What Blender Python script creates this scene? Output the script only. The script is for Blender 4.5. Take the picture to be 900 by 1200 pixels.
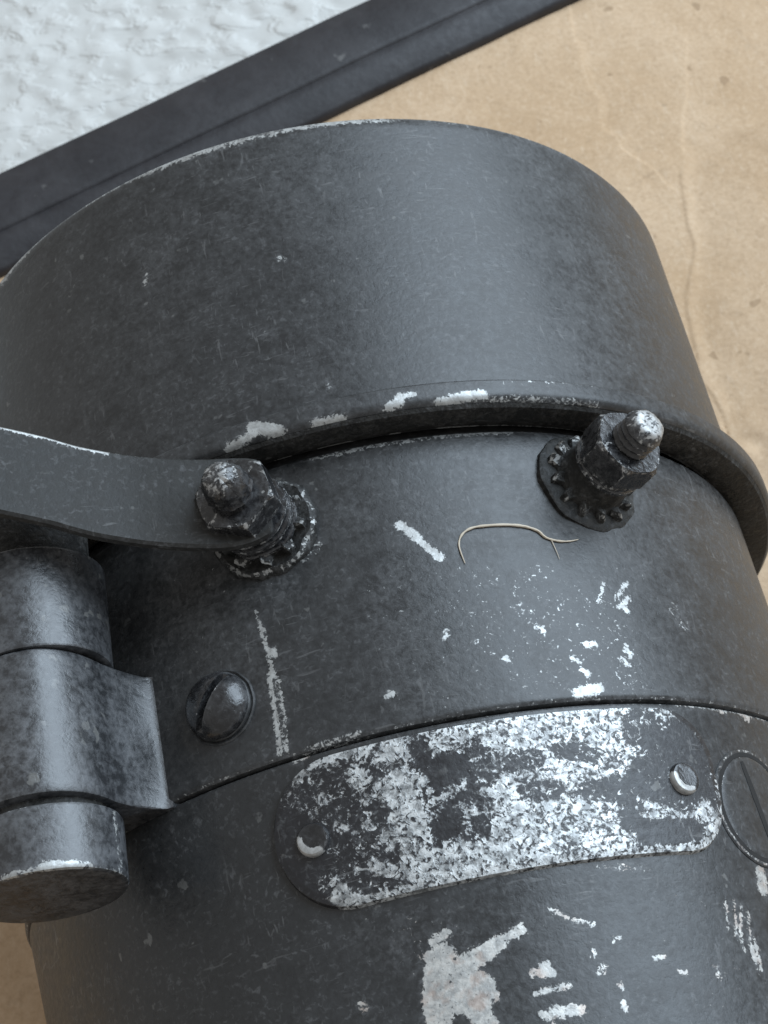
import bpy, bmesh, math, random
import numpy as np
from mathutils import Vector, Matrix, noise

# ------------------------------------------------------------------ scene, camera, light
scene = bpy.context.scene
C = scene.collection
for o in list(bpy.data.objects): bpy.data.objects.remove(o, do_unlink=True)
S = 0.04            # metres per hood radius
Z0 = 1.06           # height of the barrel axis over the cardboard, in hood radii
R = math.radians
def W(x, y, z): return Vector((S*x, S*y, S*(z+Z0)))

cam_d = bpy.data.cameras.new('camera'); cam = bpy.data.objects.new('camera', cam_d); C.objects.link(cam)
pitch, yaw, roll = 1.0581, 0.0187, -0.2172
fw = Vector((0, math.cos(pitch), -math.sin(pitch))); rt = Vector((1, 0, 0)); up = Vector((0, math.sin(pitch), math.cos(pitch)))
f2 = math.cos(yaw)*fw + math.sin(yaw)*rt; r2 = math.cos(yaw)*rt - math.sin(yaw)*fw
r3 = math.cos(roll)*r2 + math.sin(roll)*up; u3 = -math.sin(roll)*r2 + math.cos(roll)*up
M = Matrix((r3, u3, -f2)).transposed().to_4x4(); M.translation = W(0, -2.7538, 3.9904)
cam.matrix_world = M
cam_d.sensor_fit = 'VERTICAL'; cam_d.sensor_height = 24; cam_d.lens = 24*1977.1/1200
cam_d.clip_start = 0.005; cam_d.clip_end = 20
cam_d.dof.use_dof = True; cam_d.dof.focus_distance = 3.3*S; cam_d.dof.aperture_fstop = 90
scene.camera = cam

world = bpy.data.worlds.new('World'); scene.world = world; world.use_nodes = True
bg = world.node_tree.nodes['Background']; bg.inputs[0].default_value = (1.0, 0.985, 0.96, 1); bg.inputs[1].default_value = 0.44

def area(name, loc, target, sx, sy, power, col):
    l = bpy.data.lights.new(name, 'AREA'); l.shape = 'RECTANGLE'; l.size = sx; l.size_y = sy; l.energy = power; l.color = col
    o = bpy.data.objects.new(name, l); C.objects.link(o); o.location = loc
    o.rotation_euler = (Vector(target)-Vector(loc)).to_track_quat('-Z', 'Y').to_euler()
    return o
area('window_light', (0.68, 0.30, 0.68), (0, -0.03, 0.04), 0.90, 0.80, 17.0, (0.70, 0.85, 1.0))

scene.view_settings.view_transform = 'Standard'; scene.view_settings.look = 'None'
scene.view_settings.exposure = 0.0; scene.view_settings.gamma = 1.0
scene.view_settings.use_curve_mapping = False

# ------------------------------------------------------------------ wear maps, with some painted edge glints: strokes (arc length, axial position) on the barrel, half width, strength
WEAR_GLINT_H = [
 ([(-0.8177,-0.0173),(-0.7203,-0.0077),(-0.5972,0.013),(-0.4169,0.0036),(-0.2634,-0.0063),(-0.1335,-0.0114),(-0.0298,-0.0135),(0.1236,-0.01),(0.2262,-0.0088),(0.2788,-0.0057)], 0.011, 0.14),  # painted highlight: light reflected by the rim chamfer, drawn as a pale stroke
 ([(0.2788,-0.0057),(0.3853,-0.0078),(0.4979,-0.009),(0.6622,-0.0021),(0.8201,-0.0133)], 0.0066, -0.12),
 ([(-0.0342,-0.3756),(-0.0276,-0.3825)], 0.0077, 0.22),
 ([(-0.3475,-0.295),(-0.3563,-0.3228)], 0.0044, 0.1),
 ([(-0.1193,-0.5541),(-0.0733,-0.5696)], 0.0044, -0.15),
 ([(0.0098,-0.7398),(0.0139,-0.7476)], 0.0066, 0.1),
 ([(-0.2983,-0.2395),(-0.3298,-0.2991)], 0.0308, -0.34),
 ([(-0.1219,-0.2025),(-0.0702,-0.2592)], 0.022, -0.36),
 ([(0.2975,-0.1172),(0.3738,-0.2476)], 0.0879, -0.4),
 ([(-0.362,-0.7917),(-0.2354,-0.8022)], 0.0055, -0.1),
 ([(0.5444,-0.6061),(0.6223,-0.7363)], 0.0549, -0.4),
]
WEAR_GLINT_FL = [
 ([(-0.2218,-0.859),(-0.1879,-0.8503),(-0.1585,-0.8438)], 0.0099, 0.35),
 ([(-0.1636,-0.8291),(-0.1139,-0.8546)], 0.0143, 0.35),
 ([(-0.0357,-0.8571),(0.0251,-0.8602)], 0.0079, 0.35),
 ([(0.1215,-0.8552),(0.1502,-0.8472)], 0.0079, 0.35),
 ([(0.1449,-0.8377),(0.1744,-0.8358)], 0.0088, 0.35),
 ([(0.2245,-0.8578),(0.2589,-0.8527)], 0.0079, 0.35),
 ([(0.2589,-0.8527),(0.3279,-0.8466)], 0.011, 0.35),
 ([(0.3423,-0.8582),(0.5999,-0.859)], 0.0044, 0),  # painted glint along the flange's near edge
 ([(0.3815,-0.817),(0.6654,-0.8031)], 0.0055, -0.12),
 ([(0.7165,-0.7998),(1.014,-0.7979)], 0.0055, 0.1),
]
WEAR_GLINT_B = [
 ([(-0.0587,-0.8872),(0.0425,-0.8879),(0.1527,-0.8877),(0.3835,-0.8833)], 0.0047, 0.12),  # this and the next two strokes paint light caught on the far chamfer
 ([(0.3835,-0.8833),(0.5789,-0.8823)], 0.004, -0.12),
 ([(0.8086,-0.8813),(1.0248,-0.8763)], 0.004, 0.02),
 ([(0.0929,-1.0883),(0.1172,-1.1174)], 0.0108, 0.3),
 ([(0.1129,-1.1126),(0.1345,-1.1449),(0.1561,-1.1767)], 0.009, 0.3),
 ([(0.0869,-1.083),(0.096,-1.0909)], 0.0063, 0.3),
 ([(-0.235,-1.1955),(-0.2305,-1.2343)], 0.0029, 0.2),
 ([(-0.2305,-1.2343),(-0.2241,-1.3041),(-0.2242,-1.3458)], 0.005, 0.3),
 ([(-0.2305,-1.3399),(-0.2328,-1.4139),(-0.2387,-1.5068)], 0.0054, 0.3),
 ([(-0.2147,-1.3546),(-0.217,-1.4375),(-0.2244,-1.5078)], 0.004, 0.3),
 ([(-0.2163,-1.2914),(-0.2148,-1.3034)], 0.0072, 0.3),
 ([(0.3639,-1.5046),(0.4155,-1.496)], 0.0117, 0.3),
 ([(0.5603,-1.2528),(0.5196,-1.2898)], 0.0054, 0.3),
 ([(0.553,-1.2879),(0.5183,-1.3139)], 0.0054, 0.3),
 ([(0.4962,-1.2563),(0.4886,-1.2808),(0.4693,-1.3033)], 0.0036, 0.2),
 ([(0.5314,-1.3133),(0.5375,-1.321)], 0.0072, 0.3),
 ([(0.4124,-1.4009),(0.433,-1.3975)], 0.0072, 0.3),
 ([(0.3196,-1.3535),(0.3311,-1.366)], 0.0063, 0.3),
 ([(0.1241,-1.3549),(0.1364,-1.3381)], 0.0045, 0.3),
 ([(0.2359,-1.4138),(0.2397,-1.4199)], 0.0054, 0.3),
 ([(-0.009,-1.4514),(0.0017,-1.4485)], 0.0072, 0.3),
 ([(0.5057,-1.4051),(0.5129,-1.4283)], 0.0072, 0.2),
 ([(0.4866,-1.4325),(0.4953,-1.444)], 0.0072, 0.2),
 ([(0.389,-1.4553),(0.3976,-1.4652)], 0.0081, 0.3),
 ([(0.3772,-1.4301),(0.3869,-1.4363)], 0.0072, 0.15),
 ([(0.3552,-1.2893),(0.4596,-1.4669)], 0.0747, -0.17),
 ([(0.5024,-1.3304),(0.49,-1.467)], 0.0352, -0.15),
 ([(0.212,-1.2762),(0.3149,-1.441)], 0.0747, -0.2),
 ([(0.0764,-1.2531),(0.1035,-1.4485)], 0.0879, -0.25),
 ([(0.6711,-1.3072),(0.6851,-1.3361)], 0.0162, -0.12),
 ([(0.3605,-1.2697),(0.473,-1.2912)], 0.0484, -0.26),
 ([(0.5562,-1.164),(0.5887,-1.2029)], 0.044, -0.27),
 ([(-0.4175,-1.0705),(-0.3282,-1.1683)], 0.0659, -0.33),
 ([(-0.3409,-1.1231),(-0.2587,-1.3301)], 0.0659, -0.3),
 ([(-0.1154,-1.108),(-0.0836,-1.0933)], 0.0108, -0.05),
 ([(-0.0209,-1.0289),(0.0116,-1.0476)], 0.0308, -0.32),
 ([(0.3335,-1.2283),(0.3765,-1.21)], 0.0264, -0.3),
 ([(-0.3443,-1.0195),(-0.1735,-1.1654)], 0.0308, -0.28),
 ([(-0.1841,-1.5205),(-0.0794,-1.515)], 0.0054, 0),
]
WEAR_GLINT_L = [
 ([(-0.2144,-1.5284),(-0.1873,-1.5261)], 0.004, 0.25),
 ([(0.1549,-1.5192),(0.3133,-1.516),(0.4347,-1.5195),(0.558,-1.5228)], 0.0036, 0.05),  # this and the next stroke paint light caught by the seam bevel
 ([(0.5692,-1.5224),(0.7127,-1.5289),(0.8969,-1.5245)], 0.0054, 0.08),
 ([(0.7932,-1.5283),(0.8089,-1.5338)], 0.0108, 0.26),
 ([(-0.0242,-1.9258),(0.0033,-1.9162)], 0.009, 0.26),
 ([(-0.0277,-1.9566),(-0.0077,-1.9518)], 0.0198, 0.26),
 ([(-0.03,-1.9671),(-0.0472,-2.0175),(-0.0538,-2.077)], 0.0176, 0.26),
 ([(-0.0033,-1.9888),(0.0513,-1.9695)], 0.0198, 0.26),
 ([(0.0513,-1.9695),(0.0949,-1.9516)], 0.0154, 0.26),
 ([(0.0949,-1.9516),(0.1415,-1.9366)], 0.0099, 0.26),
 ([(-0.026,-1.9992),(0.0394,-2.0215)], 0.0286, 0.26),
 ([(0.0064,-2.0297),(0.0293,-2.0653),(0.043,-2.1061)], 0.022, 0.26),
 ([(-0.0324,-2.0286),(-0.0526,-2.0998)], 0.0242, 0.26),
 ([(0.0617,-2.0262),(0.065,-2.0453)], 0.009, 0.26),
 ([(-0.0101,-2.0337),(0.0333,-2.0479)], 0.0264, 0.26),
 ([(0.1405,-2.0184),(0.1777,-2.022)], 0.0081, 0.26),
 ([(0.1613,-2.0113),(0.1712,-2.0099)], 0.0072, 0.26),
 ([(0.1384,-2.0521),(0.2022,-2.051)], 0.0058, 0.26),
 ([(0.142,-2.094),(0.1622,-2.0947)], 0.009, 0.26),
 ([(0.163,-2.0918),(0.2096,-2.0953)], 0.0108, 0.26),
 ([(0.1521,-2.1096),(0.1578,-2.1121)], 0.0036, 0.26),
 ([(0.1985,-1.9095),(0.2335,-1.9327),(0.2775,-1.9488)], 0.0031, 0.26),
 ([(0.2945,-2.0946),(0.2951,-2.1039)], 0.0061, 0.26),
 ([(0.2968,-2.0639),(0.2975,-2.0671)], 0.0054, 0.26),
 ([(0.2626,-1.9962),(0.2641,-2.0028)], 0.0047, 0.26),
 ([(0.2746,-2.0248),(0.2648,-2.036)], 0.0063, 0.1),
 ([(0.3807,-2.0254),(0.4001,-2.021)], 0.005, 0.26),
 ([(0.4262,-2.0522),(0.4359,-2.0562)], 0.005, 0.26),
 ([(0.3099,-1.9836),(0.3183,-1.9782)], 0.0045, 0.2),
 ([(0.5082,-2.0522),(0.5076,-2.0698)], 0.0047, 0.2),
 ([(0.5773,-1.9314),(0.5661,-1.9814)], 0.0031, 0.25),
 ([(0.6006,-1.9283),(0.5808,-1.9984)], 0.0034, 0.26),
 ([(0.6166,-1.9386),(0.5908,-1.9953),(0.593,-2.0218)], 0.0036, 0.26),
 ([(0.633,-1.9489),(0.6103,-2.0123),(0.6095,-2.0617)], 0.0031, 0.26),
 ([(0.6274,-2.0043),(0.6198,-2.0587)], 0.0045, 0.26),
 ([(0.7023,-1.8715),(0.6958,-1.9015)], 0.0154, 0.26),
 ([(0.2724,-1.9849),(0.3676,-2.1226)], 0.0989, -0.34),
 ([(0.4697,-1.9237),(0.5279,-2.0903)], 0.0879, -0.3),
 ([(-0.1223,-1.8888),(-0.0674,-1.9346)], 0.044, -0.28),
 ([(-0.178,-2.0034),(-0.1715,-2.0113)], 0.0072, 0.1),
 ([(0.3122,-1.8431),(0.415,-1.8596)], 0.0036, -0.1),
 ([(-0.0626,-1.9119),(-0.0037,-1.9337)], 0.0352, -0.24),
 ([(0.1086,-2.0587),(0.2198,-2.1168)], 0.0352, -0.3),
 ([(0.1392,-1.8667),(0.3229,-1.927)], 0.0549, -0.42),
 ([(0.717,-1.6375),(0.798,-1.6477)], 0.0264, -0.3),
]
WEAR_PL = [
 ([(-0.2114,-1.5659),(-0.1826,-1.5535),(-0.1207,-1.5468),(-0.0354,-1.5448),(0.0823,-1.543),(0.2186,-1.5411),(0.3981,-1.5436),(0.5572,-1.5528)], 0.0077, 0.26),
 ([(-0.0382,-1.5583),(0.0097,-1.57)], 0.0264, 0.25),
 ([(0.0618,-1.5602),(0.1461,-1.5586)], 0.022, 0.2),
 ([(0.1461,-1.5586),(0.2067,-1.5899)], 0.0484, 0.26),
 ([(0.2465,-1.5684),(0.3712,-1.5715)], 0.0396, 0.26),
 ([(0.3906,-1.569),(0.5302,-1.5684)], 0.022, 0.26),
 ([(-0.0218,-1.6414),(0.0105,-1.6836)], 0.0396, 0.26),
 ([(-0.0147,-1.6862),(-0.0141,-1.7457)], 0.033, 0.26),
 ([(-0.0393,-1.6458),(0.0035,-1.6388)], 0.0264, 0.2),
 ([(0.1617,-1.6006),(0.1658,-1.6888)], 0.0484, 0.26),
 ([(0.1819,-1.6915),(0.1857,-1.811)], 0.0659, 0.26),
 ([(0.061,-1.7876),(0.1857,-1.811)], 0.0396, 0.26),
 ([(0.2647,-1.6333),(0.3639,-1.661)], 0.0527, 0.15),
 ([(0.2804,-1.7054),(0.3346,-1.7632)], 0.0615, 0.26),
 ([(0.3082,-1.7945),(0.3548,-1.8164)], 0.0352, 0.26),
 ([(-0.0194,-1.7862),(0.0557,-1.8113)], 0.0352, 0.26),
 ([(-0.0124,-1.829),(0.1465,-1.8373)], 0.0198, 0.26),
 ([(0.1473,-1.8342),(0.3486,-1.8377)], 0.0198, 0.26),
 ([(0.349,-1.8361),(0.5524,-1.8309)], 0.0176, 0.26),
 ([(0.56,-1.8276),(0.6058,-1.789),(0.6175,-1.7657)], 0.0132, 0.26),
 ([(0.4586,-1.7515),(0.5928,-1.7536)], 0.0198, 0.26),
 ([(0.417,-1.7318),(0.4495,-1.7318)], 0.0088, 0.26),
 ([(-0.1998,-1.78),(-0.1723,-1.8125)], 0.0198, 0.26),
 ([(-0.1723,-1.8125),(-0.1289,-1.8439)], 0.0176, 0.26),
 ([(-0.1018,-1.8315),(-0.0294,-1.8332)], 0.0132, 0.26),
 ([(-0.0994,-1.5952),(-0.0943,-1.6036)], 0.0198, 0.26),
 ([(-0.0597,-1.6232),(-0.0894,-1.6467)], 0.0066, 0.26),
 ([(-0.0527,-1.711),(-0.0905,-1.735)], 0.0066, 0.26),
 ([(-0.0377,-1.7181),(-0.0655,-1.7415)], 0.0066, 0.2),
 ([(-0.0982,-1.6907),(-0.0928,-1.6972)], 0.0088, 0.2),
 ([(-0.155,-1.6801),(-0.1402,-1.6911)], 0.0088, 0.1),
 ([(-0.1674,-1.6109),(-0.1786,-1.6337)], 0.0066, 0.05),
 ([(0.0183,-1.6854),(0.0989,-1.6558)], 0.0044, 0.26),
 ([(0.0888,-1.7004),(0.0812,-1.7414)], 0.0055, 0.1),
 ([(0.0809,-1.6988),(0.1105,-1.7132)], 0.0044, 0.2),
 ([(-0.0985,-1.7747),(-0.0536,-1.7945)], 0.011, 0.26),
 ([(0.4189,-1.6015),(0.4614,-1.6213)], 0.0308, 0.26),
 ([(0.361,-1.6071),(0.4269,-1.6381)], 0.0352, 0.2),
 ([(-0.1381,-1.6367),(-0.0781,-1.755)], 0.0989, -0.42),
 ([(-0.2003,-1.601),(-0.0995,-1.6127)], 0.044, -0.45),
 ([(0.2737,-1.5987),(0.4377,-1.6656)], 0.0879, 0.02),
 ([(0.1699,-1.741),(0.3346,-1.7632)], 0.0879, 0.1),
 ([(-0.0702,-1.55),(0.3844,-1.5905)], 0.0308, 0.12),
 ([(0.4489,-1.63),(0.5593,-1.6676)], 0.0571, -0.5),
]
WEAR_PD = [
 ([(0.0879,-1.631),(0.1296,-1.6302)], 0.044, 0.2),
 ([(0.0454,-1.6742),(0.1105,-1.7132)], 0.033, 0.15),
 ([(0.0425,-1.7248),(0.0881,-1.7394)], 0.0264, 0.22),
 ([(0.0221,-1.5586),(0.027,-1.5828)], 0.0198, 0.22),
 ([(0.1962,-1.6327),(0.2395,-1.6301)], 0.0198, 0.22),
 ([(0.2164,-1.6882),(0.2659,-1.6949)], 0.0198, 0.22),
 ([(0.4903,-1.5944),(0.566,-1.6492)], 0.0527, 0.22),
 ([(0.4706,-1.6848),(0.5428,-1.7128)], 0.044, 0.22),
 ([(0.437,-1.7886),(0.5442,-1.796)], 0.0242, 0.22),
 ([(0.4147,-1.7088),(0.4054,-1.7693)], 0.022, 0.22),
 ([(-0.2605,-1.6862),(-0.2503,-1.7735)], 0.0615, 0.22),
 ([(0.2947,-1.619),(0.3535,-1.6335)], 0.0154, 0.22),
 ([(0.1374,-1.5964),(0.1341,-1.5815)], 0.0132, 0.22),
 ([(0.1301,-1.6998),(0.1124,-1.7476)], 0.0176, 0.22),
 ([(0.334,-1.7025),(0.3872,-1.707)], 0.022, 0.22),
]

def wear_eval(u, v, strokes, base=-1.0):
    out = np.full(u.shape, base)
    for pts, w, peak in strokes:
        d = np.full(u.shape, 9.0)
        if len(pts) == 1: d = np.hypot(u-pts[0][0], v-pts[0][1])
        for (x0, y0), (x1, y1) in zip(pts[:-1], pts[1:]):
            dx, dy = x1-x0, y1-y0; L2 = dx*dx+dy*dy+1e-12
            t = np.clip(((u-x0)*dx+(v-y0)*dy)/L2, 0, 1)
            d = np.minimum(d, np.hypot(u-x0-t*dx, v-y0-t*dy))
        out = np.maximum(out, np.minimum(peak, (w-d)/0.02))
    return out

# ------------------------------------------------------------------ materials
class NT:
    def __init__(s, name):
        s.m = bpy.data.materials.new(name); s.m.use_nodes = True; s.t = s.m.node_tree; s.t.nodes.clear()
        s.out = s.n('ShaderNodeOutputMaterial'); s.co = s.n('ShaderNodeTexCoord').outputs['Object']
    def n(s, t): return s.t.nodes.new(t)
    def l(s, a, b): s.t.links.new(a, b)
    def noise(s, scale, detail=4, rough=.55, dist=0, vec=None):
        k = s.n('ShaderNodeTexNoise'); k.inputs['Scale'].default_value = scale; k.inputs['Detail'].default_value = detail
        k.inputs['Roughness'].default_value = rough; k.inputs['Distortion'].default_value = dist
        s.l(vec or s.co, k.inputs['Vector']); return k.outputs['Fac']
    def stretch(s, sc):
        k = s.n('ShaderNodeMapping'); k.inputs['Scale'].default_value = sc; s.l(s.co, k.inputs['Vector']); return k.outputs[0]
    def math(s, op, a, b=None, c=None):
        k = s.n('ShaderNodeMath'); k.operation = op
        for i, x in enumerate((a, b, c)):
            if x is None: continue
            if isinstance(x, (int, float)): k.inputs[i].default_value = x
            else: s.l(x, k.inputs[i])
        return k.outputs[0]
    def rng(s, x, a, b, c=0.0, d=1.0, smooth=False):
        k = s.n('ShaderNodeMapRange'); k.interpolation_type = 'SMOOTHSTEP' if smooth else 'LINEAR'
        for i, v in enumerate((a, b, c, d)): k.inputs[i+1].default_value = v
        s.l(x, k.inputs[0]); return k.outputs[0]
    def mix(s, f, a, b):
        k = s.n('ShaderNodeMix'); k.data_type = 'RGBA'
        if isinstance(f, (int, float)): k.inputs[0].default_value = f
        else: s.l(f, k.inputs[0])
        for i, x in ((6, a), (7, b)):
            if isinstance(x, tuple): k.inputs[i].default_value = (*x, 1)
            else: s.l(x, k.inputs[i])
        return k.outputs[2]
    def attr(s, name):
        k = s.n('ShaderNodeAttribute'); k.attribute_name = name; return k.outputs['Fac']
    def bump(s, h, strength, dist, normal=None):
        k = s.n('ShaderNodeBump'); k.inputs['Strength'].default_value = strength; k.inputs['Distance'].default_value = dist
        s.l(h, k.inputs['Height'])
        if normal: s.l(normal, k.inputs['Normal'])
        return k.outputs[0]
    def bsdf(s, **kw):
        k = s.n('ShaderNodeBsdfPrincipled')
        for a, x in kw.items():
            a = a.replace('_', ' ')
            if isinstance(x, tuple): k.inputs[a].default_value = (*x, 1)
            elif isinstance(x, (int, float)): k.inputs[a].default_value = x
            else: s.l(x, k.inputs[a])
        return k.outputs[0]
    def surf(s, x): s.l(x, s.out.inputs['Surface']); return s.m

def enamel(name, dark, light, rough=(.34, .50), contrast=(.40, .66), relief=.22, rag=.55, ragscale=1500, speck=.70,
           chip=(.50, .51, .50), chip2=(.33, .33, .32), spec=.42, rust=0.0, scuff=(.12, .12, .12), grain=(.105, .107, .11), soft=(-.04, .14)):
    """old black paint over grey metal; the mesh attribute 'wear' says where it has come off, and carries a few painted edge glints"""
    t = NT(name)
    A = t.noise(340, 5, .66, .4); B = t.noise(1700, 3, .6, .3); D = t.noise(ragscale, 3, .6, 1.6); P = t.noise(32, 2, .5)
    mott = t.rng(t.math('ADD', t.math('MULTIPLY', A, .5), t.math('MULTIPLY', B, .5)), contrast[0], contrast[1])
    mott = t.math('MULTIPLY', mott, t.rng(P, .3, .65, .35, 1.0))
    col = t.mix(mott, dark, light)
    # dust specks
    E = t.noise(620, 3, .5, .2); sp = t.rng(E, speck, speck+.03, 0, 1)
    sp = t.math('MULTIPLY', sp, t.rng(t.noise(90, 2), .42, .6, 0, .8))
    col = t.mix(sp, col, (.13, .13, .125))
    # fine short scuffs in two directions
    for sc in ((420, 2600, 420), (2300, 500, 1500)):
        q = t.noise(1, 3, .55, .6, t.stretch(sc)); q = t.rng(q, .64, .70, 0, 1)
        q = t.math('MULTIPLY', q, t.rng(t.noise(70, 3, .6), .46, .64, 0, .75))
        col = t.mix(q, col, scuff)
    G = t.noise(2100, 3, .6, .5); col = t.mix(t.math('MULTIPLY', t.rng(G, .54, .68), t.rng(A, .4, .62, .08, .6)), col, grain)
    w = t.attr('wear')
    D2 = t.noise(ragscale*2.3, 3, .6, .6)
    m = t.math('ADD', w, t.math('ADD', t.math('MULTIPLY', t.math('SUBTRACT', D, .5), rag*1.9), t.math('MULTIPLY', t.math('SUBTRACT', D2, .5), rag*1.5)))
    mask = t.rng(m, soft[0], soft[1], 0, .95, True)
    halo = t.rng(m, -.5, .1, 0, .38)
    col = t.mix(t.math('MULTIPLY', halo, t.rng(B, .4, .62)), col, (.11, .112, .115))
    rg = t.rng(B, .3, .7, rough[0], rough[1]); rg = t.math('ADD', rg, t.math('ADD', t.math('MULTIPLY', t.math('SUBTRACT', P, .5), .22), t.math('MULTIPLY', t.math('SUBTRACT', A, .5), .35)))
    h = t.math('ADD', t.math('MULTIPLY', A, .16), t.math('MULTIPLY', B, .26))
    h = t.math('SUBTRACT', h, t.math('MULTIPLY', mask, .28))
    nb = t.bump(h, relief, .0006)
    paint = t.bsdf(Base_Color=col, Roughness=rg, Specular_IOR_Level=spec, Normal=nb)
    cc = t.mix(t.rng(t.noise(1300, 5, .65, .5), .38, .60), chip2, chip)
    if rust: cc = t.mix(t.math('MULTIPLY', t.rng(t.noise(750, 3), .5, .66), rust), cc, (.36, .2, .13))
    metal = t.bsdf(Base_Color=cc, Metallic=.45, Roughness=.46, Normal=nb if soft[0] < -.1 else t.bump(B, .12, .0004))
    mx = t.n('ShaderNodeMixShader'); t.l(mask, mx.inputs[0]); t.l(paint, mx.inputs[1]); t.l(metal, mx.inputs[2])
    return t.surf(mx.outputs[0])

M_paint = enamel('worn_black_enamel', (.024, .0245, .025), (.072, .073, .074), rust=.0)
M_lower = enamel('worn_black_enamel_chipped', (.024, .0245, .025), (.050, .051, .052), rough=(.30, .46), rust=.35, chip=(.56, .55, .52))
M_plate = enamel('worn_black_nameplate', (.016, .0155, .017), (.034, .034, .036), rag=1.5, ragscale=1350, relief=.30, soft=(-.22, .34), chip=(.66, .675, .67), chip2=(.20, .205, .205), speck=.66)
M_hinge = enamel('worn_gunmetal', (.020, .021, .023), (.095, .098, .104), rough=(.32, .48), contrast=(.42, .60), relief=.35, spec=.75, speck=.66)
M_strap = enamel('matte_dark_strap_paint', (.022, .022, .021), (.050, .049, .047), rough=(.5, .66), relief=.25, spec=.3)
M_bolt = enamel('greasy_black_steel', (.010, .010, .011), (.05, .05, .052), rough=(.16, .34), contrast=(.42, .62), relief=.35, rag=.5, ragscale=1100, spec=.6, chip=(.48, .48, .47))
M_crust = enamel('crusted_black_paint', (.014, .0138, .013), (.062, .060, .056), rough=(.55, .8), contrast=(.45, .62), relief=.9, rag=.9, ragscale=900, chip=(.30, .30, .29), spec=.3)

def m_slot():
    t = NT('recess_shade'); return t.surf(t.bsdf(Base_Color=t.mix(t.noise(900), (.004, .004, .004), (.015, .014, .013)), Roughness=.8))  # near-black colour standing in for shade inside the screw's groove and slot
M_slot = m_slot()
def m_fibre():
    t = NT('tan_fibre'); return t.surf(t.bsdf(Base_Color=t.mix(t.noise(500), (.42, .35, .26), (.62, .55, .45)), Roughness=.7))
M_fibre = m_fibre()
def m_glass():
    t = NT('dark_lens_glass'); return t.surf(t.bsdf(Base_Color=t.mix(t.noise(40), (.01, .012, .016), (.014, .016, .022)), Roughness=.08))
M_glass = m_glass()
def m_card():
    t = NT('brown_kraft_card')
    A = t.noise(55, 5, .6, .6); B = t.noise(420, 5, .65, .5); F = t.noise(1, 4, .6, 0, t.stretch((1500, 420, 900)))
    col = t.mix(t.rng(A, .35, .68), (.485, .335, .205), (.57, .415, .275))
    col = t.mix(t.math('MULTIPLY', t.rng(B, .55, .7), .35), col, (.36, .25, .155))
    col = t.mix(t.math('MULTIPLY', t.rng(F, .56, .72), .25), col, (.70, .57, .43))
    G = t.noise(1400, 4, .7, .3)
    col = t.mix(t.math('MULTIPLY', t.rng(G, .52, .66), .30), col, (.33, .22, .13)); col = t.mix(t.math('MULTIPLY', t.rng(G, .48, .34), .22), col, (.72, .58, .42))
    col = t.mix(t.math('MULTIPLY', t.rng(t.noise(260, 2, .5, .2), .70, .73), .5), col, (.25, .16, .09))
    h = t.math('ADD', t.math('MULTIPLY', A, 1.0), t.math('MULTIPLY', B, .3))
    return t.surf(t.bsdf(Base_Color=col, Roughness=.82, Specular_IOR_Level=.25, Normal=t.bump(h, .35, .0012)))
M_card = m_card()
def m_trim():
    t = NT('black_trim_plastic')
    A = t.noise(120, 5, .6, .5, t.stretch((1, 1, 1))); B = t.noise(900, 4)
    col = t.mix(t.rng(A, .4, .68), (.013, .012, .0145), (.030, .0285, .0315))
    col = t.mix(t.math('MULTIPLY', t.rng(t.noise(260, 4, .6), .66, .72), .5), col, (.16, .155, .15))
    return t.surf(t.bsdf(Base_Color=col, Roughness=t.rng(B, .3, .7, .42, .6), Normal=t.bump(t.math('ADD', A, t.math('MULTIPLY', B, .3)), .25, .0006)))
M_trim = m_trim()
def m_white():
    t = NT('white_textured_plaster')
    A = t.noise(170, 3, .5, .35, t.stretch((1, 1.6, 1))); B = t.noise(800, 3)
    col = t.mix(t.rng(A, .3, .7), (.52, .515, .49), (.575, .57, .545))
    h = t.math('ADD', t.rng(A, .46, .60, 0, 1, True), t.math('MULTIPLY', B, .12))
    return t.surf(t.bsdf(Base_Color=col, Roughness=.6, Normal=t.bump(h, .28, .0012)))
M_white = m_white()

# ------------------------------------------------------------------ mesh helpers
def mesh_obj(name, verts, faces, mat, parent=None, wear=None, smooth=35):
    me = bpy.data.meshes.new(name); me.from_pydata([tuple(v) for v in verts], [], faces); me.validate(); me.update()
    if wear is not None:
        a = me.attributes.new('wear', 'FLOAT', 'POINT'); a.data.foreach_set('value', np.asarray(wear, dtype=np.float32))
    else:
        a = me.attributes.new('wear', 'FLOAT', 'POINT'); a.data.foreach_set('value', np.full(len(me.vertices), -1.0, dtype=np.float32))
    me.materials.append(mat)
    if smooth is not None:
        me.shade_smooth(); me.set_sharp_from_angle(angle=R(smooth))
    o = bpy.data.objects.new(name, me); C.objects.link(o)
    if parent: o.parent = parent
    return o

def grid_faces(nu, nv, wrap):
    f = []
    for i in range(nu if wrap else nu-1):
        a = i*nv; b = ((i+1) % nu)*nv
        for j in range(nv-1): f.append((a+j, a+j+1, b+j+1, b+j))
    return f

def barrel(name, prof, thetas, mat, parent, strokes=None, edge=None, wob=.0012):
    """lathe about the barrel axis; prof = list of (y, r[, edge wear]); wear from strokes at (theta*r, y)"""
    nt, npr = len(thetas), len(prof)
    th = np.repeat(np.array(thetas), npr); y = np.tile([p[0] for p in prof], nt); r = np.tile([p[1] for p in prof], nt)
    ew = np.tile([p[2] if len(p) > 2 else -1.0 for p in prof], nt)
    rr = r.copy()
    if wob:
        rr += np.array([noise.noise(Vector((math.sin(a)*2.3, b*2.3, math.cos(a)*2.3))) for a, b in zip(th, y)])*wob
    v = np.stack([S*rr*np.sin(th), S*y, S*(rr*np.cos(th)+Z0)], 1)
    w = ew
    if strokes: w = np.maximum(w, wear_eval(th*r, y, strokes))
    return mesh_obj(name, v, grid_faces(nt, npr, True), mat, parent, w)

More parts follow.
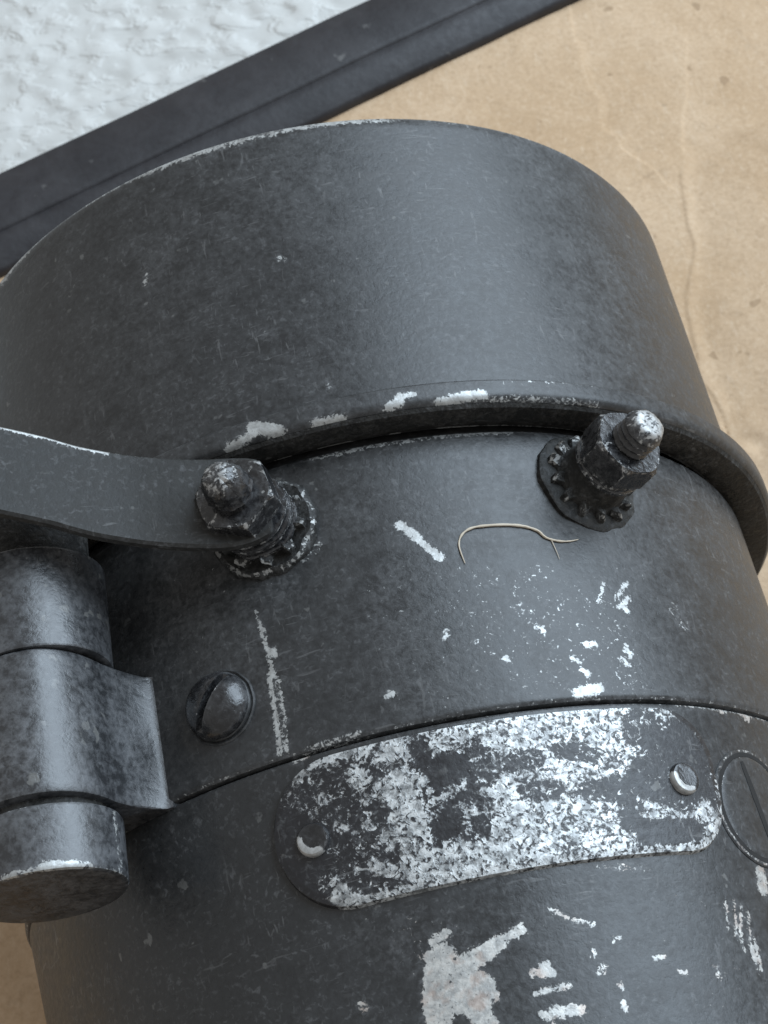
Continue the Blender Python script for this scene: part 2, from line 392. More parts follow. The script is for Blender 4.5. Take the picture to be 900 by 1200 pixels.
def fine_thetas(step, lim=102):
    a = list(np.arange(-lim, lim+.001, step)); a += list(np.arange(lim+6, 360-lim-2, 6)); return [R(x) for x in a]
def yrange(a, b, n): return list(np.linspace(a, b, n))

def radial(theta, y, r, spin=0, tilt=0):
    """frame on the barrel: local Z outwards, local Y along +axis"""
    t = R(theta)
    z = Vector((math.sin(t), 0, math.cos(t))); yv = Vector((0, 1, 0)); x = yv.cross(z)
    m = Matrix((x, yv, z)).transposed().to_4x4(); m.translation = W(r*math.sin(t), y, r*math.cos(t))
    return m @ Matrix.Rotation(R(tilt), 4, 'Y') @ Matrix.Rotation(R(spin), 4, 'Z')

def lathe(name, prof, n, mat, parent, mtx, jitter=0.0, cap=True, seed=0):
    """lathe about local Z; prof = (r, h[, wear]) in hood radii"""
    vs, ws, fs = [], [], []
    k = len(prof)
    for i in range(n):
        a = 2*math.pi*i/n
        for p in prof:
            r = p[0]
            if jitter: r += noise.noise(Vector((math.cos(a)*3+seed, math.sin(a)*3, p[1]*40)))*jitter
            vs.append(mtx @ Vector((S*r*math.cos(a), S*r*math.sin(a), S*p[1]))); ws.append(p[2] if len(p) > 2 else -1)
    fs = grid_faces(n, k, True)
    fs = [tuple(reversed(f)) for f in fs]
    if cap:
        fs.append(tuple(i*k+k-1 for i in range(n))); fs.append(tuple(reversed([i*k for i in range(n)])))
    return mesh_obj(name, vs, fs, mat, parent, ws)

def hexnut(name, rc, h0, h1, mat, parent, mtx, ch=.012, hole=.0):
    """hexagonal nut with chamfered corners, edges worn"""
    vs, ws, fs = [], [], []
    n = 48
    lev = [(h0, .93, -.1), (h0+ch*.6, 1.0, -.05), (h0+ch*1.6, 1.0, -.6), ((h0+h1)/2, 1.0, -1), (h1-ch*1.6, 1.0, -.6), (h1-ch*.7, 1.0, -.02), (h1, .90, -.08), (h1, .60, -.5)]
    k = len(lev)
    for i in range(n):
        a = 2*math.pi*i/n; q = (a % (math.pi/3))-math.pi/6
        rh = rc*math.cos(math.pi/6)/math.cos(q)
        for h, f, w in lev:
            r = rh*f if f == 1.0 else min(rh, rc*f*1.0)
            if f < .7: r = rc*f
            corner = abs(q)/(math.pi/6)
            vs.append(mtx @ Vector((S*r*math.cos(a), S*r*math.sin(a), S*h))); ws.append(max(w, -.9+corner**6*.9))
    fs = [tuple(reversed(f)) for f in grid_faces(n, k, True)]
    fs.append(tuple(i*k+k-1 for i in range(n))); fs.append(tuple(reversed([i*k for i in range(n)])))
    return mesh_obj(name, vs, fs, mat, parent, ws, smooth=28)

def toothed(name, ri, ro, h0, h1, teeth, mat, parent, mtx):
    vs, ws, fs = [], [], []; n = teeth*4
    for i in range(n):
        a = 2*math.pi*i/n; r = ro if i % 4 in (1, 2) else ri; tw = .012 if i % 4 == 1 else 0
        r *= 1+.05*noise.noise(Vector((i*.7, 3, 1)))
        for rr, h, w in ((r, h0, -.3), (r, h1-.006+tw, .05), (r*.95, h1+tw, -.05), (ri*.7, h1+.004, -.6)):
            vs.append(mtx @ Vector((S*rr*math.cos(a), S*rr*math.sin(a), S*h))); ws.append(w if r > ri*1.03 else w-.35)
    k = 4
    fs = [tuple(reversed(f)) for f in grid_faces(n, k, True)]
    fs.append(tuple(i*k+k-1 for i in range(n))); fs.append(tuple(reversed([i*k for i in range(n)])))
    return mesh_obj(name, vs, fs, mat, parent, ws, smooth=25)

# ------------------------------------------------------------------ setting: card sheet, white plaster
def seg_d(px, py, pts):
    d = np.full(px.shape, 9.0); side = np.zeros(px.shape)
    for (x0, y0), (x1, y1) in zip(pts[:-1], pts[1:]):
        dx, dy = x1-x0, y1-y0; L2 = dx*dx+dy*dy
        t = np.clip(((px-x0)*dx+(py-y0)*dy)/L2, 0, 1)
        e = np.hypot(px-x0-t*dx, py-y0-t*dy); s = np.sign((px-x0)*dy-(py-y0)*dx)
        side = np.where(e < d, s, side); d = np.minimum(d, e)
    return d, side
# the inner edge line of the black strip
EA = np.array((.266, 1.902)); ED = np.array((math.cos(R(17.5)), math.sin(R(17.5)))); ED = ED/np.linalg.norm(ED); EN = np.array((-ED[1], ED[0]))
def build_card():
    nx, ny = 520, 420
    s = np.concatenate([np.linspace(-9, .2, 120), np.linspace(.21, 2.4, 340), np.linspace(2.45, 9, 60)]); tt = np.concatenate([np.linspace(-10.0, -2.4, 80), np.linspace(-2.39, .03, 340)])
    g = np.meshgrid(s, tt, indexing='ij'); s, tt = g[0].ravel(), g[1].ravel()
    x = EA[0]+ED[0]*s+EN[0]*tt; y = EA[1]+ED[1]*s+EN[1]*tt
    z = np.zeros(x.shape)
    wob = np.array([noise.noise(Vector((a*1.1, b*1.1, 5))) for a, b in zip(x, y)])*.008
    wob += np.array([noise.fractal(Vector((a*5, b*5, 2)), 1.0, 2.0, 3) for a, b in zip(x, y)])*.0030
    jx = np.array([noise.noise(Vector((a*7, b*7, 9))) for a, b in zip(x, y)])*.022
    # creases: a raised fold line with one side lying lower
    for pts, hgt, wid, step in (
        ([(1.45, 1.31), (1.53, 1.34), (1.91, 1.496), (2.6, 1.78)], .0, .08, .010),
        ([(1.53, 1.34), (1.47, 1.15), (1.44, .90), (1.36, .70), (1.31, .50), (1.32, .2)], .0, .07, -.009),
        ([(1.282, 2.006), (1.262, 1.87), (1.285, 1.70), (1.25, 1.552), (1.30, 1.47)], .0, .05, -.006),
        ([(-1.2, -.7), (-1.4, -1.1), (-1.34, -1.4)], .01, .03, .012)):
        d, side = seg_d(x+jx, y+jx, pts)
        z += hgt*np.exp(-(d/wid)**2) - np.where(side > 0, 1, 0)*step*np.exp(-d/.30)*(1-np.exp(-(d/(wid*.6))**2))*(1 if step > 0 else 0) \
             - np.where(side < 0, 1, 0)*abs(step)*np.exp(-d/.30)*(1-np.exp(-(d/(wid*.6))**2))*(1 if step < 0 else 0)
    # one facet of the sheet tilts up away from the two folds
    d1 = -((x-1.53)*-.379+(y-1.34)*.925)+jx*.5
    pts = [(1.60, 1.7), (1.53, 1.34), (1.47, 1.15), (1.44, .90), (1.36, .70), (1.31, .50), (1.32, .2), (1.40, -.4), (1.5, -1.0)]
    d2, sd = seg_d(x+jx, y+jx, pts); d2 = np.where(sd < 0, d2, 0)
    k1 = np.clip(d1/.10, 0, 1); k1 = k1*k1*(3-2*k1)
    z += .075*np.tanh(d2/.7)*.9*k1 + .0035*np.exp(-(d2/.03)**2)*(sd < 0)*k1
    d = np.hypot(x-1.366, (y-.011))
    z += .008*np.exp(-(d/.035)**2) - .006*np.exp(-((d-.06)/.03)**2)
    z = z+wob
    z -= np.maximum(0, .0) + .012
    near = np.exp(-(np.abs(x)/.5)**4)
    z = np.where(z > 0, z*(1-near), z)
    v = np.stack([S*x, S*y, S*z], 1)
    o = mesh_obj('cardboard', v, [tuple(reversed(f)) for f in grid_faces(nx, ny, False)], M_card, None, None, 60)
    o['kind'] = 'structure'; return o
build_card()

def build_white():
    nx, ny = 330, 200
    s = np.concatenate([np.linspace(-9, -2.6, 40), np.linspace(-2.57, 2.6, 240), np.linspace(2.65, 9, 50)]); tt = np.concatenate([np.linspace(.30, 4.0, 160), np.linspace(4.05, 9, 40)])
    g = np.meshgrid(s, tt, indexing='ij'); s, tt = g[0].ravel(), g[1].ravel()
    x = EA[0]+ED[0]*s+EN[0]*tt; y = EA[1]+ED[1]*s+EN[1]*tt
    z = np.array([noise.noise(Vector((a*9, b*13, 1)))+.6*noise.noise(Vector((a*19, b*23, 4))) for a, b in zip(x, y)])
    z = np.clip(z, -.25, .35)*.018-.10
    v = np.stack([S*x, S*y, S*z], 1)
    o = mesh_obj('white_plaster', v, [tuple(reversed(f)) for f in grid_faces(nx, ny, False)], M_white, None, None, 60)
    o['kind'] = 'structure'
build_white()

def build_trim():
    # profile across the strip (distance beyond the card edge, height): low sloping inner lip, groove line, flat outer band
    prof = [(-.004, -.05), (-.004, .0), (.0, .018), (.012, .030), (.10, .058), (.125, .064), (.130, .063), (.137, .064), (.142, .072), (.16, .078),
            (.30, .078), (.388, .076), (.402, .070), (.408, .055), (.408, -.16), (-.004, -.16)]
    ss = np.linspace(-9, 9, 260); vs, ws = [], []
    for a in ss:
        for t, h in prof:
            jt = noise.noise(Vector((a*2, t*3, 0)))*.004
            p = EA+ED*a+EN*(t+jt); vs.append((S*p[0], S*p[1], S*(h+jt*.5)))
    n, k = len(ss), len(prof); fs = []
    for i in range(n-1):
        for j in range(k): fs.append((i*k+j, (i+1)*k+j, (i+1)*k+(j+1) % k, i*k+(j+1) % k))
    fs.append(tuple(range(k))); fs.append(tuple(reversed(range((n-1)*k, n*k))))
    o = mesh_obj('edge_strip', vs, fs, M_trim, None, None, 40)
    o['label'] = 'black ridged edging strip running diagonally between brown cardboard and white textured surface'; o['category'] = 'edging strip'
build_trim()

# ------------------------------------------------------------------ the optical instrument
inst = bpy.data.objects.new('optical_instrument', None); C.objects.link(inst); inst.empty_display_size = .02
inst['label'] = 'worn black metal optical barrel with hinge, bolts and scratched nameplate lying on cardboard'
inst['category'] = 'optical instrument'

# hood
rimp = [(-.50, .955), (-.02, .957), (.006, .960), (.012, .966, -.3), (.012, .974, -.2), (.007, .986, -.1), (-.002, .995, -.12), (-.012, .9995, -.4)]
hood = barrel('hood', rimp+[(y, 1.0) for y in yrange(-.03, -.815, 95)], fine_thetas(.6), M_paint, inst, WEAR_GLINT_H)
# objective glass deep inside the hood
def disc_y(name, r, y, mat, parent, dome=.06):
    vs, n, k = [], 48, 8
    for i in range(n):
        a = 2*math.pi*i/n
        for j in range(k):
            q = r*(1-j/k); vs.append(W(q*math.sin(a), y+dome*(1-(q/r)**2), q*math.cos(a)))
    fs = grid_faces(n, k, True); fs.append(tuple(reversed([i*k+k-1 for i in range(n)])))
    return mesh_obj(name, vs, fs, mat, parent)
disc_y('lens', .956, -.49, M_glass, inst)

# flange
yA, yB = -.806, -.862
fl = [(yA, .99), (yA, 1.045), (yA-.003, 1.052), (yA-.008, 1.0565)]+[(y, 1.057) for y in yrange(yA-.014, yB+.020, 6)]+[(yB+.014, 1.0562, -.5), (yB+.008, 1.0535, -.35), (yB+.003, 1.049, -.35), (yB, 1.043), (yB+.004, 1.02), (yB+.001, .99), (yB+.004, .95)]
flange = barrel('flange', fl, fine_thetas(.4), M_paint, inst, WEAR_GLINT_FL)
# crusted underside ring of the flange
cr = [(yB-.001, 1.043), (yB-.008, 1.036), (yB-.010, 1.020), (yB-.008, .995), (yB-.004, .975), (yB-.001, .966), (yB+.003, .955)]
barrel('flange_seal', cr, fine_thetas(.8), M_crust, inst, None, None, .004)

# main barrel
rb = .965
bp = [(yB+.02, .93), (yB-.010, .945), (yB-.016, .957, -.3), (yB-.022, .963, -.25), (yB-.03, rb)]+[(y, rb) for y in yrange(yB-.036, -1.512, 140)]+[(-1.516, .9635, -.15), (-1.5205, .9605, -.1), (-1.523, .953), (-1.523, .92)]
body = barrel('barrel', bp, fine_thetas(.32), M_paint, inst, WEAR_GLINT_B)
# lower barrel
def rlow(y):
    d = max(0, -1.53-y)
    return .957-.096*(d if d < .35 else .35+.25*(1-math.exp(-(d-.35)/.25)))
lp = [(-1.51, .93), (-1.5265, .948), (-1.528, .9545, -.1), (-1.533, rlow(-1.533))]+[(y, rlow(y)) for y in yrange(-1.538, -2.30, 160)]+[(-2.6, rlow(-2.6)), (-3.1, rlow(-3.1)), (-3.16, .89), (-3.2, .86), (-3.2, .3), (-3.19, .001)]
low = barrel('lower_barrel', lp, fine_thetas(.32), M_lower, inst, WEAR_GLINT_L)

# ---- nameplate
def build_plate():
    u0, u1, v0, v1 = -.290, .652, -1.838, -1.536
    um, vm = (u0+u1)/2, (v0+v1)/2; hu, hv = (u1-u0)/2, (v1-v0)/2
    def rc(u): return .150 if u < um else .118
    nv, nu = 130, 380
    tv = np.linspace(-1, 1, nv); tv = np.sign(tv)*(1-(1-np.abs(tv))**1.25)
    vs, ws, U, Vv = [], [], [], []
    for b in tv:
        v = vm+b*hv
        def ext(c, sgn):
            dy = abs(v-vm)-(hv-c)
            x = hu-c+math.sqrt(max(0, c*c-dy*dy)) if dy > 0 else hu
            return um+sgn*x
        a0, a1 = ext(.150, -1), ext(.118, 1)
        for s in np.linspace(0, 1, nu):
            s2 = .5-.5*math.cos(math.pi*s); s2 = .6*s+.4*s2
            U.append(a0+(a1-a0)*s2); Vv.append(v)
    U, Vv = np.array(U), np.array(Vv)
    c = np.where(U < um, .150, .118)
    qx = np.abs(U-um)-(hu-c); qy = np.abs(Vv-vm)-(hv-c)
    d = c-(np.hypot(np.maximum(qx, 0), np.maximum(qy, 0))+np.minimum(np.maximum(qx, qy), 0))   # distance inside outline
    r = (.957-.096*np.clip(-1.53-Vv, 0, 1))-.004+.0165*np.clip(d/.006, 0, 1)-.003*np.clip(1-d/.02, 0, 1)
    r = r+np.array([noise.noise(Vector((a*6, b*6, 7))) for a, b in zip(U, Vv)])*.0015
    w = wear_eval(U, Vv, WEAR_PL, -.62)
    dk = wear_eval(U, Vv, WEAR_PD, -1.0)
    w = np.where(dk > -.3, np.minimum(w, w-np.clip(dk+.3, 0, 1)*1.0), w)
    w = np.maximum(w, wear_eval(U, Vv, [s for s in WEAR_PL if s[1] < .0068]))
    w = np.maximum(w, np.where((Vv < vm) & (U > -.15), .25-np.abs(d-.008)/.012, -1))
    th = U/.957
    v = np.stack([S*r*np.sin(th), S*Vv, S*(r*np.cos(th)+Z0)], 1)
    fs = [tuple(reversed(f)) for f in grid_faces(nv, nu, False)]
    return mesh_obj('nameplate', v, fs, M_plate, inst, w, 50)
plate = build_plate()
plate['label'] = 'rounded black nameplate worn through to bare silver metal'
for th, y in ((-12.3, -1.693), (33.2, -1.690)):
    m = radial(th, y, rlow(y)+.011)
    rv = lathe('rivet', [(.033, -.006, -1), (.033, .004, -1), (.032, .009, -1), (.029, .0125, -1), (.025, .0135, -1), (.021, .013, -1), (.012, .0125, -1), (.004, .0125, -1)], 36, M_bolt, plate, m)
    for i in range(36):                      # rubbed bright on the lower side of its rim
        a = math.cos(2*math.pi*i/36-R(-130))
        for j in range(1, 6): rv.data.attributes['wear'].data[i*8+j].value = -.7+1.5*max(0, a)**.6

# ---- bolts
def thread(r, h0, h1, pitch_):
    p = []; h = h0
    while h < h1:
        p += [(r*.86, h, -1), (r, h+pitch_*.42, -.12), (r, h+pitch_*.58, -.12)]; h += pitch_
    return p
def bolt_right():
    m = radial(31.8, -1.008, rb, 8, 2)
    b = lathe('stud_bolt', thread(.045, .0, .214, .0155)+[(.041, .219, -.1), (.035, .229, .05), (.027, .234, .15), (.016, .235, .1), (.008, .234, .0)], 40, M_bolt, inst, m, .003)
    lathe('base_ring', [(.122, -.02), (.121, .001, -1), (.115, .005, -.8), (.108, .006, -.7), (.100, .008), (.06, .010)], 56, M_crust, b, m, .009, seed=2)
    toothed('lock_washer', .082, .106, .004, .020, 13, M_crust, b, m)
    lathe('collar', [(.086, .006, -.4), (.079, .030, -.6), (.072, .058, -.7), (.07, .070, -.7), (.05, .074)], 48, M_crust, b, m, .005, seed=4)
    lathe('washer', [(.072, .070, -.6), (.079, .073, -.05), (.080, .082, -.05), (.076, .086, -.3), (.05, .086)], 48, M_bolt, b, m, .003)
    hexnut('nut', .085, .086, .160, M_bolt, b, m, .011)
    return b
b1 = bolt_right(); b1['label'] = 'threaded stud with hexagonal nut and worn bright tip'
def bolt_left():
    m = radial(-11.0, -1.020, rb, 40, -2)
    b = lathe('stud_bolt', [(.045, .0), (.045, .165), (.047, .168, -.4), (.048, .176, -.2), (.045, .184, -.7), (.048, .191, -.15), (.045, .199, -.7), (.047, .207, -.15), (.044, .222, -.4), (.038, .242, -.1), (.028, .255, .02), (.016, .261, .06), (.005, .262, .0)], 40, M_bolt, inst, m, .007)
    lathe('base_ring', [(.116, -.02), (.116, .004, -.3), (.112, .012, .0), (.105, .017, -.15), (.100, .016), (.090, .016), (.06, .018)], 56, M_crust, b, m, .009, seed=7)
    toothed('lock_washer', .078, .098, .014, .032, 10, M_crust, b, m)
    for k in range(4):
        h = .032+k*.0155
        lathe('washer', [(.076, h, -.6), (.082, h+.003, -.1), (.083, h+.007, .0), (.082, h+.011, -.2), (.074, h+.0145, -.6), (.05, h+.0145)], 48, M_bolt, b, m @ Matrix.Rotation(R((2.2, -1.5, 1.8, -1)[k]), 4, 'X'), .005, seed=k)
    hexnut('nut', .086, .118, .174, M_bolt, b, m, .010)
    return b
b2 = bolt_left(); b2['label'] = 'stud with domed end and nut holding the strap'

# ---- strap arm
def build_strap():
    pts = [(-.160, 1.062, -1.012), (-.215, 1.060, -1.010), (-.272, 1.066, -1.006), (-.34, 1.076, -.993), (-.405, 1.087, -.977), (-.455, 1.100, -.963), (-.505, 1.116, -.948), (-.545, 1.129, -.932), (-.585, 1.143, -.915), (-.665, 1.171, -.888), (-.75, 1.20, -.86), (-.86, 1.225, -.83), (-.98, 1.235, -.81)]
    # Catmull-Rom
    P = [Vector(p) for p in pts]; Q = []
    for i in range(len(P)-1):
        a, b, c, d = P[max(i-1, 0)], P[i], P[i+1], P[min(i+2, len(P)-1)]
        for k in range(6):
            s = k/6; Q.append(.5*((2*b)+(c-a)*s+(2*a-5*b+4*c-d)*s*s+(3*b-a-3*c+d)*s**3))
    Q.append(P[-1])
    vs, ws = [], []; th = .026
    n = len(Q)
    for i, q in enumerate(Q):
        tn = (Q[min(i+1, n-1)]-Q[max(i-1, 0)]).xy.normalized(); yc = q[2]; nm = Vector((-tn[1], tn[0]))
        if nm[1] < 0: nm = -nm
        e = i/(n-1); L = (q-Q[0]).length
        hw = .105
        if L < .11: hw *= .72+.28*math.sqrt(max(0, 1-((.11-L)/.11)**2))          # rounded eye end
        yy0, yy1 = yc-hw, yc+hw; c = .006
        wt = .5 if e > .42 else (-.05 if e > .3 else -.2)
        sec = [(yy0, -th/2+c, -.6), (yy0, th/2-c, -.35), (yy0+c, th/2, -.4)]
        for k in range(1, 10): sec.append((yy0+c+(yy1-yy0-2*c)*k/10, th/2, -1))
        sec += [(yy1-c, th/2, wt-.25), (yy1, th/2-c, wt), (yy1, -th/2+c, wt-.4), (yy1-c, -th/2, -1), (yy0+c, -th/2, -1)]
        for yy, h, w in sec:
            p = q.xy+nm*h; vs.append(W(p[0], yy, p[1])); ws.append(w)
    k = len(sec); fs = []
    for i in range(n-1):
        for j in range(k): fs.append((i*k+j, i*k+(j+1) % k, (i+1)*k+(j+1) % k, (i+1)*k+j))
    fs.append(tuple(reversed(range(k)))); fs.append(tuple(range((n-1)*k, n*k)))
    o = mesh_obj('strap', vs, fs, M_strap, inst, ws, 40)
    return o
strap = build_strap(); strap['label'] = 'flat curved dark metal strap with chipped upper edge'

# ---- hinge
HT, HD = R(-38.6), 1.163
HC = Vector((HD*math.sin(HT), HD*math.cos(HT)))
def hx(y): return .012+(y+1.62)*.036      # the pin leans very slightly
def hinge_cyl(name, r, ya, yb, parent, wa=-.4, wb=-.2, bev=.010, n=64, mat=None, strokes=None, dome=0.0):
    """cylinder parallel to the barrel axis from ya (far) to yb (near)"""
    prof = [(ya, 0.001, -1), (ya, r-bev*2.5, -1), (ya, r-bev, -.8), (ya-bev*.3, r-bev*.3, wa), (ya-bev, r, wa-.3)]
    m = max(8, int(abs(yb-ya)/.01)); prof += [(y, r, -1) for y in yrange(ya-bev*1.4, yb+bev*1.4, m)]
    prof += [(yb+bev, r, wb-.3), (yb+bev*.3, r-bev*.3, wb), (yb, r-bev, wb-.5), (yb, r-bev*2.2, -1), (yb-dome, 0.001, -1)]
    vs, ws, k = [], [], len(prof)
    for i in range(n):
        a = 2*math.pi*i/n
        for y, q, w in prof:
            q2 = q+noise.noise(Vector((math.cos(a)*2, y*5, math.sin(a)*2)))*.0015
            vs.append(W(HC[0]+hx(y)+q2*math.sin(a), y, HC[1]+q2*math.cos(a)))
            if strokes and q > r-bev*1.05: w = max(w, float(wear_eval(np.array([((a+math.pi) % (2*math.pi)-math.pi)*r]), np.array([y]), strokes)[0]))
            ws.append(w)
    fs = [tuple(reversed(f)) for f in grid_faces(n, k, True)]
    return mesh_obj(name, vs, fs, mat or M_hinge, parent, ws, 40)
hinge = bpy.data.objects.new('hinge', None)
lug_r = .156
def build_lug():
    ya, yb = -1.232, -1.532
    # outline in the cross-section: knuckle circle, concave web down to a foot on the barrel, back under the knuckle
    out = []
    a0 = R(112); a1 = R(-150)     # clockwise angles from +z, around the knuckle
    out_ang = np.linspace(R(-170), R(78), 44)
    for a in out_ang: out.append((HC[0]+lug_r*math.sin(a), HC[1]+lug_r*math.cos(a), -1))
    p0 = Vector(out[-1][:2]); ft = R(-29.2); p3 = Vector((.962*math.sin(ft), .962*math.cos(ft)))
    t0 = Vector((math.cos(R(78)), -math.sin(R(78)))); t3 = Vector((math.cos(ft), -math.sin(ft)))
    web0 = len(out)
    for k in range(1, 13):
        s = k/12; b0, b1_, b2_, b3 = (1-s)**3, 3*s*(1-s)**2, 3*s*s*(1-s), s**3
        q = b0*p0+b1_*(p0+t0*.050)+b2_*(p3-t3*.020+Vector((-.006, .004)))+b3*p3; out.append((q[0], q[1], -.8))
    for a in (-29.0, -36, -44, -52, -58): out.append((.945*math.sin(R(a)), .945*math.cos(R(a)), -1))
    bev = .005; c = Vector((sum(p[0] for p in out)/len(out), sum(p[1] for p in out)/len(out)))
    ys = [(ya, bev), (ya-bev*.4, bev*.3), (ya-bev, 0)]+[(y, 0) for y in yrange(ya-.02, yb+.02, 24)]+[(yb+bev, 0), (yb+bev*.3, bev*.3), (yb, bev)]
    vs, ws = [], []; k = len(out)
    for i, (y, ins) in enumerate(ys):
        for jj, (x, z, w) in enumerate(out):
            d = (Vector((x, z))-HC); dd = d.normalized() if d.length > 0 else d
            # the web is cut back in a scallop on the far side
            p = Vector((x, z))-dd*ins
            foot = max(0.0, min(1.0, (jj-web0)/12)) if jj >= web0 else 0.0      # the web is scalloped on its far side
            foot = foot*foot*(3-2*foot) if jj < web0+13 else 1.0
            yy = y-foot*.012*max(0.0, 1-abs(y-ya)/abs(yb-ya))
            e = -.08 if i >= len(ys)-3 else (-.2 if i < 3 else w)
            near = max(0.0, min(1.0, (math.degrees(math.atan2(x, z))+33)/3)); vs.append(W(p[0]+hx(y)*(1-near), yy, p[1])); ws.append(max(w, e-.12) if near < .3 else min(-.45, w))
    fs = []
    for i in range(len(ys)-1):
        for j in range(k): fs.append((i*k+j, (i+1)*k+j, (i+1)*k+(j+1) % k, i*k+(j+1) % k))
    fs.append(tuple(reversed(range(k)))) ; fs.append(tuple(range((len(ys)-1)*k, len(ys)*k)))
    o = mesh_obj('hinge', vs, fs, M_hinge, inst, ws, 40)
    bm = bmesh.new(); bm.from_mesh(o.data); bmesh.ops.recalc_face_normals(bm, faces=bm.faces); bm.to_mesh(o.data); bm.free()
    o.data.shade_smooth(); o.data.set_sharp_from_angle(angle=R(40))
    return o
bpy.data.objects.remove(hinge)
hinge = build_lug()
hinge_cyl('knuckle', .158, -1.005, -1.2295, hinge, -.25, -.6, .005)
hinge_cyl('end_cap', .151, -1.550, -1.680, hinge, -.1, .0, .007, strokes=[([(.03, -1.672), (.09, -1.675)], .010, .5), ([(-.05, -1.675), (.12, -1.675)], .005, .25), ([(.19, -1.56), (.20, -1.62), (.2, -1.67)], .006, .15)])
hinge_cyl('hinge_pin', .128, -.80, -1.70+.03, hinge, mat=M_crust)

# ---- screws
def dome_screw():
    m = radial(-20.6, -1.372, rb, 0)
    r0, sw, ang = .0705, .0080, R(52); ca, sa = math.cos(ang), math.sin(ang)
    def dome_h(r): return .006+.053*math.sqrt(max(0, 1-(r/r0)**2*.985))
    offs = [-r0*math.sin(math.pi/2*(1-k/14)*1.0) for k in range(14)]
    offs = [o for o in offs if o < -sw-.0005]
    row = [(o, 0) for o in offs]+[(-sw-.0012, 0), (-sw, 0), (-sw+.0006, 1), (0, 1), (sw-.0006, 1), (sw, 0), (sw+.0012, 0)]+[(-o, 0) for o in reversed(offs)]
    vs, ws, nx = [], [], 40
    for o, cut in row:
        half = math.sqrt(max(1e-9, r0*r0-o*o))
        for k in range(nx):
            x = -half*math.cos(math.pi*k/(nx-1)); r = math.hypot(x, o); h = dome_h(min(r, r0))
            if cut: h = min(h, .030)
            vs.append(m @ Vector((S*(x*ca-o*sa), S*(x*sa+o*ca), S*h)))
            ws.append(-.1 if (not cut and abs(o) < sw+.0015) else (-.25 if r > .064 else -.85))
    fs = [tuple(reversed(f)) for f in grid_faces(len(row), nx, False)]
    d = mesh_obj('dome_screw', vs, fs, M_bolt, inst, ws, 40)
    bm = bmesh.new(); bm.from_mesh(d.data); bmesh.ops.recalc_face_normals(bm, faces=bm.faces); bm.to_mesh(d.data); bm.free()
    lathe('screw_seat', [(.080, -.02), (.079, .001, -.5), (.076, .003, -.3), (.073, .002, -.5), (.0712, .001), (.0705, .006), (.068, .008)], 48, M_paint, d, m, .002, cap=False)
    return d
dome_screw()
def flush_screw():
    th, y = 45.8, -1.735; r0 = rlow(y)
    m = radial(th, y, r0-.0005)
    def bend(o):                              # follow the curve of the barrel
        mi = m.inverted()
        for v in o.data.vertices:
            q = mi @ v.co; q.z += .096*q.y-q.x*q.x/(2*S*r0); v.co = m @ q
        o.data.update(); return o
    s = bend(lathe('slotted_screw', [(.125, -.01), (.124, .002, -.5), (.121, .0045, -.02), (.116, .0045, -.05), (.114, .0015), (.108, .0015), (.106, .0045, -.1), (.100, .006, -.5)]+[(.1-.0094*k, .006, -1) for k in range(1, 11)], 72, M_lower, inst, m))
    bend(lathe('groove', [(.1165, .0012), (.116, .0048), (.112, .005), (.1065, .0048), (.106, .0012)], 72, M_slot, s, m, cap=False))  # raised dark ring, paints the shade a deeper groove would hold
    vs, L, w, N = [], .097, .0075, 16; ang = R(-77); ca, sa = math.cos(ang), math.sin(ang)
    for k in range(N+1):
        x = -L+2*L*k/N; ww = w*(1-.5*(abs(x)/L)**6)+noise.noise(Vector((k*.6, 0, 0)))*.0012
        for yv, h in ((-ww, .004), (-ww, .0068), (ww, .0068), (ww, .004)):
            vs.append(m @ Vector((S*(x*ca-yv*sa), S*(x*sa+yv*ca), S*h)))
    fs = [(a*4+b, a*4+(b+1) % 4, a*4+4+(b+1) % 4, a*4+4+b) for a in range(N) for b in range(4)]+[(3, 2, 1, 0), (N*4, N*4+1, N*4+2, N*4+3)]
    bend(mesh_obj('slot', vs, fs, M_slot, s, None, None))  # raised dark bar, paints the shade inside the screw slot
    return s
flush_screw()

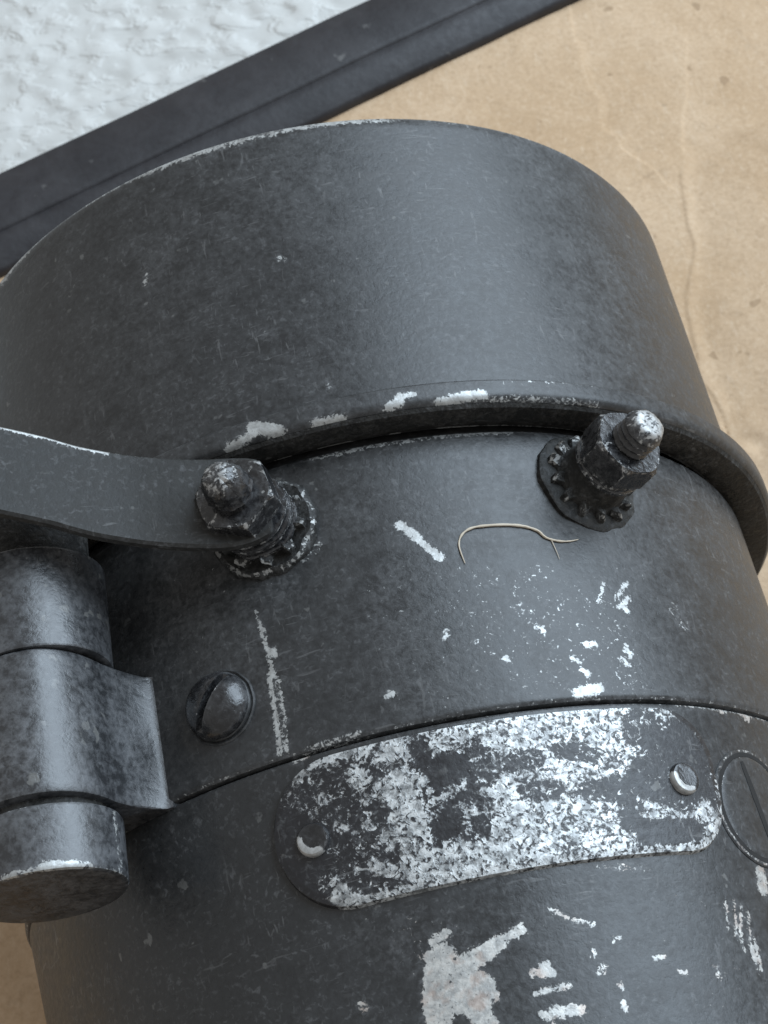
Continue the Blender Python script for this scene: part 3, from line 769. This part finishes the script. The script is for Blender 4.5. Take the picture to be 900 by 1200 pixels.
# ---- a stray fibre clinging to the barrel
def tube(name, pts, rad, mat, parent=None, n=6):
    vs, fs = [], []
    for i, p in enumerate(pts):
        t = (pts[min(i+1, len(pts)-1)]-pts[max(i-1, 0)]).normalized(); a = t.cross(Vector((0.3, 0.2, 1))).normalized(); b = t.cross(a)
        for k in range(n):
            q = 2*math.pi*k/n; vs.append(p+(a*math.cos(q)+b*math.sin(q))*rad[i])
    for i in range(len(pts)-1):
        for k in range(n): fs.append((i*n+k, i*n+(k+1) % n, (i+1)*n+(k+1) % n, (i+1)*n+k))
    fs.append(tuple(reversed(range(n)))); fs.append(tuple(range((len(pts)-1)*n, len(pts)*n)))
    return mesh_obj(name, vs, fs, mat, parent, None, 60)
def on_barrel(l, r): return [W(r*math.sin(R(a)), y, r*math.cos(R(a))) for a, y in l]
F1 = [[12.0432, -1.1974], [11.8465, -1.1567], [12.5031, -1.1317], [13.8741, -1.1181], [15.8739, -1.1153], [18.6222, -1.1168], [20.7917, -1.1228], [22.3406, -1.1339], [23.2334, -1.1508], [24.8584, -1.1592], [26.4187, -1.159], [27.7189, -1.1543]]
F2 = [[23.866, -1.155], [24.132, -1.1818], [24.264, -1.2023]]
def smooth(l):
    o = []
    for i in range(len(l)-1):
        a, b, c, d = [np.array(l[min(max(j, 0), len(l)-1)]) for j in (i-1, i, i+1, i+2)]
        for k in range(5):
            s = k/5; o.append(list(.5*((2*b)+(c-a)*s+(2*a-5*b+4*c-d)*s*s+(3*b-a-3*c+d)*s**3)))
    o.append(l[-1]); return o
p1 = on_barrel(smooth(F1), rb+.0028); n1 = len(p1)
fib = tube('fibre', p1, [S*(.0005+.0026*math.sin(math.pi*min(1, (i+1)/n1))**.6*(.75+.5*noise.noise(Vector((i*.45, 1, 2)))+.25)) for i in range(n1)], M_fibre)
fib['label'] = 'thin pale tan fibre curled on the black barrel below the right bolt'; fib['category'] = 'fibre'
p2 = on_barrel(smooth(F2), rb+.0022)
tube('strand', p2, [S*.0013*(1-.7*i/len(p2)) for i in range(len(p2))], M_fibre, fib)
